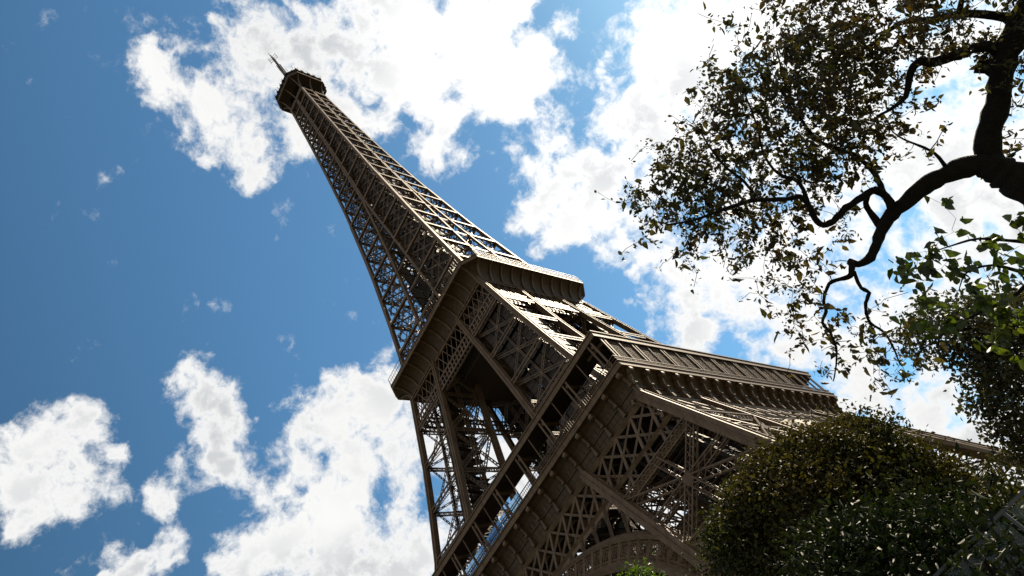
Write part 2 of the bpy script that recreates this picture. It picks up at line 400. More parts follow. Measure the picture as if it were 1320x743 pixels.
for a, b in zip(zs[1:-1], zs[2:]):
    def mds(z, u, v): return Vector((wi(z) + (wo(z)-wi(z))*u, -(wi(z) + (wo(z)-wi(z))*v), z))
    for u0, u1, v0, v1 in ((.12, .12, .12, .82), (.82, .82, .12, .82), (.12, .82, .82, .82)):
        for k in range(3):
            t0, t1 = (k+.07)/3, (k+.93)/3; za_, zb_ = a + (b-a)*.06, b - (b-a)*.06
            P4 = [mds(za_, u0+(u1-u0)*t0, v0+(v1-v0)*t0), mds(za_, u0+(u1-u0)*t1, v0+(v1-v0)*t1), mds(zb_, u0+(u1-u0)*t1, v0+(v1-v0)*t1), mds(zb_, u0+(u1-u0)*t0, v0+(v1-v0)*t0)]
            sd_.prism(P4, (.06, -.06, 0))
            for v_ in (.15, .38, .62, .85): sd_.bar(P4[0].lerp(P4[3], v_) + Vector((.1, -.1, 0)), P4[1].lerp(P4[2], 1-v_) + Vector((.1, -.1, 0)), .13, .13)
sd_.build('dark_infill', 'iron3', T)
# inclined lift tracks and stairs inside the pillars between the galleries
tr = MB()
for a, b in zip(zs_mid[:-1], zs_mid[1:]):
    def mid(z, u=.5, v=.5): return Vector((wi(z) + (wo(z)-wi(z))*u, -(wi(z) + (wo(z)-wi(z))*v), z))
    for u in (.3, .7):
        tr.bar(mid(a, u, .5), mid(b, u, .5), .35, .9, (0, 1, 0))
        tr.bar(mid(a, u, .72), mid(b, u, .72), .35, .5, (0, 1, 0))
    n = max(3, int((b-a)/1.1))
    for k in range(n):
        z = a + (b-a)*k/n; tr.bar(mid(z, .3, .5), mid(z, .7, .5), .18, .18); tr.bar(mid(z, .3, .72), mid(z, .7, .72), .12, .12)
        z2 = a + (b-a)*(k+1)/n; s = k % 2
        tr.quadbox([mid(z, .2+.5*s, .3), mid(z, .2+.5*s, .22), mid(z, .2+.5*s, .22)+Vector((0,0,.2)), mid(z, .2+.5*s, .3)+Vector((0,0,.2)),
                    mid(z2, .7-.5*s, .3), mid(z2, .7-.5*s, .22), mid(z2, .7-.5*s, .22)+Vector((0,0,.2)), mid(z2, .7-.5*s, .3)+Vector((0,0,.2))])
duct = MB()  # dark sheet walls added inside the pillars to block sun and sky
for a, b in zip(zs_mid[1:-1], zs_mid[2:]):
    for u0, u1, v0, v1 in ((.12, .12, .12, .88), (.88, .88, .12, .88), (.12, .88, .88, .88), (.12, .88, .12, .12)):
        for k in range(4):
            ts_, te_ = (k+.06)/4, (k+.94)/4; za_, zb_ = a + (b-a)*.05, b - (b-a)*.05
            lu, lv = (lambda t: u0+(u1-u0)*t), (lambda t: v0+(v1-v0)*t)
            P4 = [mid(za_, lu(ts_), lv(ts_)), mid(za_, lu(te_), lv(te_)), mid(zb_, lu(te_), lv(te_)), mid(zb_, lu(ts_), lv(ts_))]
            duct.prism(P4, (.08, -.08, 0))
            for v_ in (.2, .4, .6, .8): duct.bar(P4[0].lerp(P4[3], v_) + Vector((.12, -.12, 0)), P4[1].lerp(P4[2], v_) + Vector((.12, -.12, 0)), .1, .1)
for q in range(4):
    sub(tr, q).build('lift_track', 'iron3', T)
    if q != 3: sub(duct, q).build('dark_duct', 'iron3', T)
tr = MB(); tr.box(-9.5, 9.5, -9.5, 9.5, 107.2, 111.9); tr.box(-11, 11, -11, 11, 106.6, 107.1)
tr.build('lift_hall', 'iron3', T)
# below the first gallery: inclined track inside each lower pillar
tr = MB()
def midl(z, u, v): return Vector((wi(z) + (wo(z)-wi(z))*u, -(wi(z) + (wo(z)-wi(z))*v), z))
for u in (.28, .72):
    for v in (.35, .6): tr.bar(midl(3.5, u, v), midl(52, u, v), .5, .9, (0, 1, 0))
for k in range(44):
    z = 4 + k * 1.1; tr.bar(midl(z, .28, .35), midl(z, .72, .35), .2, .2); tr.bar(midl(z, .28, .6), midl(z, .72, .6), .2, .2)
    tr.bar(midl(z, .28, .35), midl(z+1.1, .28, .6), .14); tr.bar(midl(z, .72, .35), midl(z+1.1, .72, .6), .14)
for k in range(11):  # dark sheets added to darken the open leg panels
    z0, z1 = 4 + k*4.3, 4 + k*4.3 + 3.9
    for u0, u1, v0, v1 in ((.28, .28, .15, .6), (.28, .75, .15, .15)):
        for j in range(3):
            if (j + k) % 4 == 3: continue
            t0, t1 = (j+.06)/3, (j+.94)/3; lu, lv = (lambda t: u0+(u1-u0)*t), (lambda t: v0+(v1-v0)*t)
            tr.prism([midl(z0, lu(t0), lv(t0)), midl(z0, lu(t1), lv(t1)), midl(z1, lu(t1), lv(t1)), midl(z1, lu(t0), lv(t0))], (.08, -.08, 0))
for q in range(4): sub(tr, q).build('lift_track', 'iron3', T)

# masonry feet
for q in range(4):
    for fx in (45.6, 60.67):
        for fy in (45.6, 60.67):
            b, t = 3.4, 2.0; mb = MB()
            mb.quadbox([(fx-b, -fy-b, -.5), (fx+b, -fy-b, -.5), (fx+b, -fy+b, -.5), (fx-b, -fy+b, -.5), (fx-t, -fy-t, 3.4), (fx+t, -fy-t, 3.4), (fx+t, -fy+t, 3.4), (fx-t, -fy+t, 3.4)])
            sub(mb, q).build('masonry_foot', 'stone', T)

# ---- first level girders and arches (in the sloping outer face plane, built on the -y side)
def fp(x, z, off=0.):                         # point of the outer face plane
    n = Vector((0, -1, -.514)).normalized()
    return Vector((x, -(60.66 - .514 * z), z)) + n * off
FN = Vector((0, -1, -.514)).normalized()
ARC_C, R_OUT, R_IN = 5.57, 39.6, 36.5
def girder():
    mb = MB()
    for off, k in ((0, 1.), (-2.2, .5)):
        # top and bottom booms
        xw = wo(52.0); mb.bar(fp(-xw, 51.9, off), fp(xw, 51.9, off), .7, .5, FN)
        xw = wo(45.2); mb.bar(fp(-xw, 45.15, off), fp(xw, 45.15, off), .6, .5, FN)
        for sgn in (1, -1):
            xi, xo_ = wi(41.8), wo(41.8); mb.bar(fp(sgn*xi, 41.8, off), fp(sgn*xo_, 41.8, off), .5, .4, FN)
            mb.bar(fp(sgn*xi, 42.9, off), fp(sgn*wo(42.9), 42.9, off), .16, .2, FN)
        s = 3.78
        for i in range(-9, 10):
            x = i * s; zb = 45.15 if abs(x) < 22.4 else 41.8
            zt = 51.8
            if abs(x) > wo(51.8): zt = 51.8 - (abs(x) - wo(51.8)) / .514
            if zt > zb: mb.bar(fp(x, zb, off), fp(x, zt, off), .42 * k, .2, FN)
        for i in (range(-12, 13) if k == 1 else ()):   # diagonals across two bays
            for sg in (1, -1):
                x0, z0 = i * s, 51.8; x1, z1 = x0 + sg * 6.8, 45.15
                if abs(x1) > 22.4 and abs(x0) < 36: x1, z1 = x0 + sg * 10.2, 41.8
                ts = [t / 24 for t in range(25) if wo(z0 + (z1-z0)*t/24) >= abs(x0 + (x1-x0)*t/24) and (z0+(z1-z0)*t/24 > 45.1 or abs(x0+(x1-x0)*t/24) > wi(z0+(z1-z0)*t/24))]
                if len(ts) > 1:
                    a, b = ts[0], ts[-1]
                    mb.bar(fp(x0+(x1-x0)*a, z0+(z1-z0)*a, off), fp(x0+(x1-x0)*b, z0+(z1-z0)*b, off), (.38 if sg > 0 else .30) * k, .1, FN)
    return mb
def arch():
    """returns rim, arcade plate, ornament"""
    rim, arc, orn = MB(), MB(), MB()
    def ap(r, a, off): return fp(r * sin(a), ARC_C + r * cos(a), off)
    # arch runs down to the pillars' inner edge
    amax = radians(62)
    n = 96
    for r, wdt, dep in ((R_OUT, .5, 1.2), (R_IN, .75, 1.8), (R_IN + .75, .16, .5), (R_OUT - .7, .16, .5)):
        for i in range(n):
            a0, a1 = -amax + 2*amax*i/n, -amax + 2*amax*(i+1)/n
            rim.bar(ap(r, a0, .1), ap(r, a1, .1), wdt, dep, FN)
    m = 42
    for i in range(m + 1):                   # posts and scroll ornaments between the two rims
        a = -amax + 2*amax*i/m
        rim.bar(ap(R_IN, a, .1), ap(R_OUT, a, .1), .34, .5, FN)
        rim.bar(ap(R_IN, a, -1.3), ap(R_OUT, a, -1.3), .2, .2, FN)
        if i < m:
            ac = a + amax/m; rc = R_IN + 1.75
            for rr in (.72, .38):
                cc = ap(rc, ac, .12); e1 = (ap(rc+1, ac, .12) - cc).normalized(); e2 = e1.cross(FN)
                for t in range(12):
                    p = [cc + e1*(rr*cos(u)) + e2*(rr*sin(u)) for u in (t*pi/6, (t+1)*pi/6)]
                    orn.bar(p[0], p[1], .1, .1, FN)
            for t in range(8):
                u = t*pi/4; orn.bar(cc + e1*(.38*cos(u)) + e2*(.38*sin(u)), cc + e1*(1.05*cos(u)) + e2*(.85*sin(u)), .08, .08, FN)
            for t in (-.33, 0, .33):
                orn.bar(ap(R_IN+.8, ac + t*2*amax/m, .1), ap(R_OUT-.8, ac + t*1.2*amax/m, .1), .07, .07, FN)
            for t in (-.3, .3):               # small rings at the foot of each bay
                cc2 = ap(R_IN+.72, ac + t*2*amax/m*.8, .15)
                for u in range(8): orn.bar(cc2 + e1*(.25*cos(u*pi/4)) + e2*(.25*sin(u*pi/4)), cc2 + e1*(.25*cos((u+1)*pi/4)) + e2*(.25*sin((u+1)*pi/4)), .07, .07, FN)
    # arcade plate between the arch and the horizontal boom, with round-headed openings
    s = 2.95
    def zarc(x, r=R_OUT): return ARC_C + sqrt(max(0, r*r - x*x))
    arcs = [MB(), MB()]
    def zlim(x):                              # top border: boom, then the pillar's inner edge
        return min(45.0, (45.6 - abs(x)) / .516)
    for sgn in (1, -1):
        k = 1; arc = arcs[0 if sgn > 0 else 1]
        while True:
            x0, x1 = 5.2 + (k-1)*s, 5.2 + k*s
            if x0 > 29.5: break
            pw = .72; k += 1
            def P(x, z, off=0): return fp(sgn*x, z, off)
            xc = (x0+x1)/2; hw = s/2 - pw/2
            top = min(zlim(xc + hw*.2) - .55, 44.5)
            bot0, bot1 = zarc(x0), zarc(x1)
            spring = top - hw
            floor_ = max(zarc(x0+pw/2), zarc(x1-pw/2))
            N_ = 12
            th = .5
            xs = [xc - hw*cos(pi*i/N_) for i in range(N_+1)]
            def head(x): return max(min(spring + sqrt(max(0, hw*hw-(x-xc)**2)), zlim(x) - .8), zarc(x))
            for i in range(N_):
                a, b = xs[i], xs[i+1]
                if zlim(a) <= zarc(a) and zlim(b) <= zarc(b): continue
                if zlim(a) - head(a) < .02 and zlim(b)-head(b) < .02: continue
                arc.prism([P(a, head(a)), P(b, head(b)), P(b, max(head(b), zlim(b))+.01), P(a, max(head(a), zlim(a))+.01)], -FN*th)
                arc.prism([P(a, head(a), .2), P(b, head(b), .2), P(b, head(b)+.22, .2), P(a, head(a)+.22, .2)], -FN*.2)
            for x in (x0, x1):
                zl = zlim(x)
                if zl > zarc(x): arc.prism([P(x-pw/2, zarc(x)-.2), P(x+pw/2, zarc(x)-.2), P(x+pw/2, zl), P(x-pw/2, zl)], -FN*(th-.03))
    return rim, arcs, orn
gb = girder(); rim, arc, orn = arch()
for q in range(4):
    sub(gb, q).build('face_girder', 'iron', T)
    r = sub(rim, q).build('arch', 'iron2', T); [sub(a_, q).build('arcade', 'iron2', r) for a_ in arc]; sub(orn, q).build('scrollwork', 'iron', r)

# inner girders under the first floor (the square void) and floor beams
mb = MB()
for q in range(4):
    t = MB(); w_ = 18.4
    for z0, z1 in ((45.5, 51.8),):
        t.bar((-w_, -w_, z0), (w_, -w_, z0), .5); t.bar((-w_, -w_, z1), (w_, -w_, z1), .5)
        for i in range(-5, 6):
            x = i*3.6; t.bar((x, -w_, z0), (x, -w_, z1), .3)
            for sg in (1, -1):
                if abs(x+sg*6.3) < w_+.5: t.bar((x, -w_, z1), (x+sg*6.3, -w_, z0), .22, .1, (0, 1, 0))
    for i in range(-8, 9): t.bar((i*3.73, -33.3, 51.2), (i*3.73, -17, 51.2), .35, 1.2)
    for y in (-21, -25, -29.5): t.bar((-30, y, 51.5), (30, y, 51.5), .25, .7)
    for k in range(3): 
        x = (-12, 0, 12)[k]; t.truss((x, -37, 46), (x, -18.6, 46), .9, 14, .9, (1, 0, 0), .16, .1)
    m_ = t.mirror(q); b = len(mb.v); mb.v += m_.v; mb.f += [tuple(i+b for i in f) for f in m_.f]
mb.build('floor_beams', 'iron3', T)  # darkened iron stands for the shade behind the girder

# ---- galleries
def ring(w_, c, z):                           # octagon ring of a square with cut corners
    c = max(c, .001)
    return [(w_-c, -w_, z), (w_, -w_+c, z), (w_, w_-c, z), (w_-c, w_, z), (-w_+c, w_, z), (-w_, w_-c, z), (-w_, -w_+c, z), (-w_+c, -w_, z)]
def loft(mb, prof):                           # prof: list of (w, chamfer, z)
    b = len(mb.v)
    for p in prof: mb.v += ring(*p)
    for i in range(len(prof)-1):
        for k in range(8):
            mb.f.append((b+i*8+k, b+i*8+(k+1) % 8, b+(i+1)*8+(k+1) % 8, b+(i+1)*8+k))
    return mb
def closed(mb, prof): return loft(mb, prof + [prof[0]])

# first gallery
G1 = empty('first_gallery'); G1.parent = T
mb = MB()
closed(mb, [(35.0, 0, 57.0), (35.45, 0, 57.0), (35.45, 0, 57.25), (35.35, 0, 57.27), (35.35, 0, 57.95), (35.5, 0, 57.97), (35.5, 0, 58.15), (35.0, 0, 58.15)])
closed(mb, [(15.2, 0, 57.2), (35.05, 0, 57.2), (35.05, 0, 57.6), (15.2, 0, 57.6)])
mb.build('floor', 'iron2', G1)
mb = MB()
closed(mb, [(33.3, 0, 51.9), (33.95, 0, 51.9), (34.05, 0, 52.2), (33.8, 0, 52.45), (33.62, 0, 52.5), (33.62, 0, 54.3), (33.78, 0, 54.34), (33.78, 0, 54.55), (33.6, 0, 54.6), (33.75, 0, 55.4), (34.1, 0, 56.2), (34.7, 0, 56.85), (35.0, 0, 57.02), (33.3, 0, 57.02)])
def arc_side(fn, n, s, half, w_):
    for sd_ in range(4):
        for i in range(n): fn(i, sd_)
loft_ = mb
# fine seams on the frieze and cove
for sd_ in range(4):
    t = MB()
    for i in range(-9, 9):
        for u in (.25, .5, .75):
            x = (i+u)*3.73; t.box(x-.04, x+.04, -33.66, -33.6, 52.5, 54.3)
            t.bar((x, -33.66, 54.6), (x, -33.86, 55.5), .06, .06)
        t.box(i*3.73+.5, i*3.73+3.23, -33.68, -33.6, 53.35, 53.43)
    t = t.mirror(sd_); b = len(mb.v); mb.v += t.v; mb.f += [tuple(i+b for i in f) for f in t.f]
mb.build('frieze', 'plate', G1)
def console1():
    mb = MB()
    prof = [(33.6, 52.45), (34.12, 52.45), (34.16, 53.4), (34.3, 54.4), (34.42, 55.1), (34.75, 55.9), (35.28, 56.5), (35.3, 57.0), (33.6, 57.0)]
    mb.prism([(-.17, -w_, z) for w_, z in prof], (.34, 0, 0))
    mb.tube([(-.36, -35.02, 56.45), (.36, -35.02, 56.45)], [.46, .46], 14)
    mb.tube([(-.30, -34.32, 54.5), (.30, -34.32, 54.5)], [.26, .26], 10)
    mb.box(-.26, .26, -34.3, -33.6, 52.5, 53.3)
    return mb
c1 = console1()
first = None
for q in range(4):
    base = c1.mirror(q); me = None
    for i in range(-9, 10):
        x = i*3.73
        if abs(i) == 9: x = math.copysign(33.75, i)
        off = Vector((x, 0, 0)); off.rotate(Quaternion((0, 0, 1), q*pi/2))
        if me is None:
            o = base.build('console', 'iron', G1); me = o.data
        else: o = bpy.data.objects.new('console', me); COL.objects.link(o); o.parent = G1
        o.location = off
# gallery roof, columns, railing, screens and glass, side by side
mb = MB()
closed(mb, [(30.6, 0, 64.1), (35.0, 0, 63.95), (35.0, 0, 63.9), (35.3, 0, 63.9), (35.3, 0, 64.75), (35.45, 0, 64.78), (35.45, 0, 64.95), (35.1, 0, 65.0), (30.6, 0, 65.0)])
mb.build('gallery_roof', 'iron3', G1)  # underside shade put into the roof's dark colour
mb = MB(); closed(mb, [(35.31, 0, 63.9), (35.36, 0, 63.9), (35.36, 0, 64.8), (35.5, 0, 64.82), (35.5, 0, 65.02), (35.31, 0, 65.02)]); mb.build('roof_edge', 'iron2', G1)
for q in range(4):
    col = MB(); rail = MB(); scr = MB(); gl = MB()
    for i in range(-9, 10):
        x = i*3.73; col = MB()
        if i % 2:
            for dx in (-.42, .42):
                if abs(x+dx) < 35: col.bar((x+dx, -35.1, 58), (x+dx, -35.1, 64.1), .2, .28)
            if abs(i) < 9: col.bar((x, -30.9, 57.6), (x, -30.9, 64.1), .25)
            col.bar((x, -35, 63.2), (x, -31, 63.6), .25, .5)
        else:
            col.bar((x, -35.1, 58), (x, -35.1, 64.1), .13, .15)
        sub(col, q).build('gallery_column', 'iron', G1)
    for k in range(int(70/.42)):
        x = -35 + k*.42; rail.bar((x, -35.3, 58.1), (x, -35.3, 59.15), .06, .05)
    rail.bar((-35.3, -35.3, 59.2), (35.3, -35.3, 59.2), .1, .12); rail.bar((-35.3, -35.3, 58.7), (35.3, -35.3, 58.7), .06, .05)
    for k in range(int(62/.5)):
        x = -31 + k*.5; rail.bar((x, -31.2, 57.6), (x, -31.2, 58.8), .06, .05)
    rail.bar((-31, -31.2, 58.8), (31, -31.2, 58.8), .1, .1)
    sub(rail, q).build('railing', 'iron', G1)
    if q == 1:                                # the sunny side: closed with brown slatted screens
        for i in range(-9, 9):
            x0, x1 = i*3.73, (i+1)*3.73
            if i >= 6: continue
            a = x0 + (.62 if i % 2 else .12); b = x1 - (.12 if i % 2 else .62)
            s_ = MB(); s_.box(a, b, -34.9, -34.82, 58.2, 63.95)
            k = a
            while k < b: s_.bar((k, -34.93, 58.2), (k, -34.93, 63.95), .07, .05); k += .24
            sub(s_, q).build('screen', 'screen', G1)
    if q == 0:
        for i in range(-9, 2):
            for j in range(3):
                x0 = i*3.73 + .35 + j*1.1
                g_ = MB(); g_.box(x0, x0+.98, -35.02, -34.98, 58.3, 60.1)
                sub(g_, q).build('glass_pane', 'mglass', G1)

# second gallery
G2 = empty('second_gallery'); G2.parent = T
mb = MB(); prof = []
n = 10
for i in range(n+1):
    t = i/n; a = t*pi/2
    w_ = 16.95 + (20.3-16.95) * (1-cos(a)); z = 112.1 + (116.3-112.1)*sin(a)
    prof.append((w_, 3.0*t, z))
prof2 = [(20.3, 3.05, 116.3)]
closed(mb, prof + [(20.3, 3.05, 116.6), (16.6, 0.2, 116.6), (16.6, 0, 112.1)])
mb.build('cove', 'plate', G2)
mb = MB()
closed(mb, [(20.2, 3.05, 116.3), (20.55, 3.1, 116.3), (20.55, 3.1, 117.15), (20.65, 3.12, 117.17), (20.65, 3.12, 117.35), (20.2, 3.05, 117.35)])
closed(mb, [(4.5, .5, 116.62), (20.3, 3.05, 116.62), (20.3, 3.05, 117.0), (4.5, .5, 117.0)])
closed(mb, [(16.6, 0, 111.7), (17.15, 0, 111.7), (17.15, 0, 112.2), (16.6, 0, 112.2)])
mb.build('floor', 'iron2', G2)
def rib2(x0, x1):
    mb = MB(); pts = []
    for i in range(n+1):
        t = i/n; a = t*pi/2; w_ = 16.95 + 3.35*(1-cos(a)); z = 112.1 + 4.2*sin(a); pts.append(Vector((x0+(x1-x0)*t, -w_-.16, z)))
    for p, q_ in zip(pts[:-1], pts[1:]): mb.bar(p, q_, .32, .5, (0, -1, .3))
    return mb
for q in range(4):
    for i in range(-5, 6):
        x = i*3.3
        if abs(i) == 5: r = rib2(x*.99, x*1.03)
        else: r = rib2(x, x)
        sub(r, q).build('rib', 'iron', G2)
    r = MB(); pts = []
    for sgn in (1,):
        for i in range(n+1):
            t = i/n; a = t*pi/2; w_ = 17.0 + 3.35*(1-cos(a)); z = 112.1 + 4.2*sin(a); pts.append(Vector((w_-3.0*t, -w_, z)))
        for p, q_ in zip(pts[:-1], pts[1:]): r.bar(p, q_, .25, .3, (.5, -1, .3))
    sub(r, q).build('rib', 'iron', G2)
    rl = MB()
    for k in range(48):
        x = -17.2 + k*.732; rl.bar((x, -20.5, 117.3), (x, -20.5, 119.4), .06, .05)
    for z in (118.4, 119.4): rl.bar((-17.3, -20.5, z), (17.3, -20.5, z), .08, .08); rl.bar((17.3, -20.5, z), (20.5, -17.3, z), .08, .08)
    sub(rl, q).build('railing', 'iron', G2)
# low pavilion between the upper pillars on the second floor
mb = MB(); mb.box(-9, 9, -9, 9, 117.0, 120.6); mb.box(-9.6, 9.6, -9.6, 9.6, 120.6, 120.95); mb.build('pavilion', 'iron3', G2)
# deep beam grid under the second floor
mb = MB()
for i in range(-5, 6):
    mb.bar((i*3.2, -16.6, 115.6), (i*3.2, 16.6, 115.6), .3, 1.4); mb.bar((-16.6, i*3.2, 115.5), (16.6, i*3.2, 115.5), .3, 1.2)
mb.build('floor_beams', 'iron3', G2)
# laced belt girder under the second gallery, its panels open like a ladder
mb = MB()
za, zb = 103.4, 106.2
for lane, off in ((0, 0.12), (1, -1.0)):
    wa, wb_ = wo(za)+off, wo(zb)+off
    mb.bar((-wa, -wa, za), (wa, -wa, za), .28, .4); mb.bar((-wb_, -wb_, zb), (wb_, -wb_, zb), .28, .4)
    wm_, zm_ = (wa+wb_)/2, (za+zb)/2
    if lane == 0: mb.bar((-wm_, -wm_, zm_), (wm_, -wm_, zm_), .16, .2)
    k = -17.5
    while k < 17.6:
        mb.bar((k, -wa, za), (k, -wb_, zb), .36, .12, (0, -1, 0)); k += 1.17
for q in range(4): sub(mb, q).build('belt_girder', 'iron', T)
mb = MB()                                     # lacing between belt and gallery
for i in range(-8, 8):
    x0, x1 = i*2.1, (i+1)*2.1
    mb.bar((x0, -wo(106.4), 106.4), (x1, -wo(111.6), 111.6), .2, .08, (0, -1, 0)); mb.bar((x1, -wo(106.4), 106.4), (x0, -wo(111.6), 111.6), .2, .08, (0, -1, 0))
for q in range(4): sub(mb, q).build('upper_lacing', 'iron', T)

# summit: flared consoles, octagonal cabin, lantern and antennas
G3 = empty('summit_cabin'); G3.parent = T
mb = MB(); prof = []
for i in range(9):
    t = i/8; a = t*pi/2; prof.append((4.75 + 2.7*(1-cos(a)), 2.6*t, 267.5 + 8.6*sin(a)))
mb2 = MB()
closed(mb, [(4.2, 1, 275.9), (7.9, 2.75, 275.9), (7.9, 2.75, 276.2), (4.2, 1, 276.2)])
mb.build('floor', 'iron3', G3); mb = MB()
closed(mb, [(7.9, 2.75, 276.0), (8.25, 2.85, 276.0), (8.25, 2.85, 276.6), (7.9, 2.75, 276.6)])
mb.build('floor_rim', 'iron2', G3)
mb = MB()
closed(mb, [(6.9, 2.5, 276.5), (7.9, 2.75, 276.5), (7.9, 2.75, 279.6), (6.9, 2.5, 279.6)]); closed(mb, [(.3, .1, 279.6), (8.3, 2.9, 279.6), (8.1, 2.9, 280.1), (.3, .1, 280.4)])
mb.build('cabin_wall', 'iron3', G3)
mb = MB()
closed(mb, [(.3, .1, 280.3), (5.2, 1.8, 280.3), (5.2, 1.8, 284.2), (.3, .1, 284.2)]); closed(mb, [(.2, .1, 284.2), (5.8, 2, 284.2), (5.6, 2, 284.6), (3.2, 1.2, 286.4), (.2, .1, 286.6)])
for i in range(8):
    a = i*pi/4 + pi/8; pts = [(cos(a)*r, sin(a)*r, z) for r, z in ((3.0, 286), (3.0, 289.5), (2.6, 291.6), (1.7, 293.2), (.8, 294))]
    mb.tube(pts, .22, 6)
mb.tube([(0, 0, 286), (0, 0, 291), (0, 0, 294)], [1.5, 1.5, .9], 12); mb.tube([(0, 0, 294), (0, 0, 297.5), (0, 0, 299)], [1.3, 1.3, .3], 12)
mb.build('lantern', 'iron3', G3)
for q in range(4):
    rr = [(4.75 + 3.2*(1-cos(i/8*pi/2)), 266.0 + 10.0*sin(i/8*pi/2), i/8) for i in range(9)]
    for x0, x1 in ((4.6, 5.2), (0, 0), (-4.6, -5.2)):
        t = MB()
        for (a, za_, ta), (b, zb2, tb) in zip(rr[:-1], rr[1:]): t.bar((x0+(x1-x0)*ta, -a, za_), (x0+(x1-x0)*tb, -b, zb2), .34, .34, (0, -1, .3))
        t.mirror(q).build('flared_bracket', 'iron', G3)
    for k in range(5):
        t = MB(); x = -4.5 + k*2.2 + random.uniform(-.6, .6); z = 280.4 + random.uniform(0, 2.5); y = -5.6 - random.random()
        t.tube([(x, y, 280), (x, y, z+1.2)], .12, 6); t.tube([(x, y-.1, z), (x, y-.7, z+.15)], [.5+.4*random.random(), .2], 10)
        t.mirror(q).build('dish_antenna', 'iron3', G3)
    for k in range(11):
        t = MB(); x = -6.5 + k*1.3 + random.uniform(-.5, .5); hgt = random.uniform(1, 3.4); t.tube([(x, -7.8, 279.3), (x*1.02, -8.4, 279.5+hgt)], .09, 5)
        if k % 2: t.box(x-.4, x+.4, -8.6, -7.7, 278+hgt*.3, 279.2+hgt*.3)
        t.mirror(q).build('whip_antenna', 'iron3', G3)
mb = MB()
mb.truss((0, 0, 297), (0, 0, 312), 1.1, 14, 1.1, (1, 0, 0), .22, .12); mb.tube([(0, 0, 298), (0, 0, 312)], .35, 8); mb.truss((0, 0, 312), (0, 0, 321), .6, 12, .6, (1, 0, 0), .16, .1); mb.tube([(0, 0, 311), (0, 0, 324)], .2, 8)
for z in (318, 320, 322):
    for a in range(4): mb.bar((0, 0, z), (1.9*cos(a*pi/2+.4), 1.9*sin(a*pi/2+.4), z+.3), .12); mb.bar((1.9*cos(a*pi/2+.4), 1.9*sin(a*pi/2+.4), z-.7), (1.9*cos(a*pi/2+.4), 1.9*sin(a*pi/2+.4), z+1), .14)
mb.tube([(2.4, 1.5, 286), (2.5, 1.6, 301)], .2, 6)
mb.build('antenna_mast', 'iron3', T)

# ------------------------------------------------------------------ foliage tools
def leaves(pos, size, ratio=.55, up_bias=.0, droop=0., nvar=1.):
    """kite leaves folded along the midrib; pos (n,3), size (n,)"""
    n = len(pos); pos = np.asarray(pos, float)
    d = RNG.normal(size=(n, 3)); d[:, 2] -= droop; d /= np.linalg.norm(d, axis=1, keepdims=True)
    a = RNG.normal(size=(n, 3)); a[:, 2] += up_bias; s = np.cross(d, a); s /= np.linalg.norm(s, axis=1, keepdims=True); nn = np.cross(s, d)
    size = np.asarray(size)[:, None]
    b = pos; t = pos + d*size - nn*size*.12
    l1 = pos + d*size*.30 + s*size*ratio*.5 + nn*size*.10; l2 = pos + d*size*.68 + s*size*ratio*.34 + nn*size*.05
    r1 = pos + d*size*.30 - s*size*ratio*.5 + nn*size*.10; r2 = pos + d*size*.68 - s*size*ratio*.34 + nn*size*.05
    V = np.stack([b, l1, l2, t, r2, r1], 1).reshape(-1, 3)
    base = np.arange(n)*6
    return V, base
def leafobj(name, V, base, m, parent):
    n = len(base); me = bpy.data.meshes.new(name)
    me.vertices.add(len(V)); me.vertices.foreach_set('co', V.ravel())
    quads = np.stack([base, base+1, base+2, base+3, base, base+3, base+4, base+5], 1).reshape(-1)
    me.loops.add(len(quads)); me.loops.foreach_set('vertex_index', quads)
    me.polygons.add(n*2); me.polygons.foreach_set('loop_start', np.arange(n*2)*4); me.polygons.foreach_set('loop_total', np.full(n*2, 4))
    me.update(); me.validate(); me.materials.append(M[m])
    o = bpy.data.objects.new(name, me); COL.objects.link(o); o.parent = parent; return o
def sampled(blobs, per=1.):
    """blobs: (px, py, radius px, distance, count, depth factor) -> points"""
    P = []
    for (x, y, r, d, c, dep) in blobs:
        c = int(c*per); R_ = r/FPX*d*1.0
        k = RNG.normal(size=(c, 3)); k /= np.linalg.norm(k, axis=1, keepdims=True); k *= RNG.random((c, 1))**.45
        o = np.array(at(x, y, d)); f = np.array(ray(x, y)); 
        k = k*R_; k += np.outer(k @ f, f)*(dep-1)
        P.append(o + k)
    return np.concatenate(P)
def near(arr, n, s, skip=0):
    a = arr[skip:]; return a[RNG.integers(0, len(a), n)] + RNG.normal(size=(n, 3))*s
def clumpy(blobs, per):
    a = sampled(blobs, per*.35); b = a[RNG.integers(0, len(a), int(len(a)*2.1))]
    return np.concatenate([a, b + RNG.normal(size=b.shape)*.16])
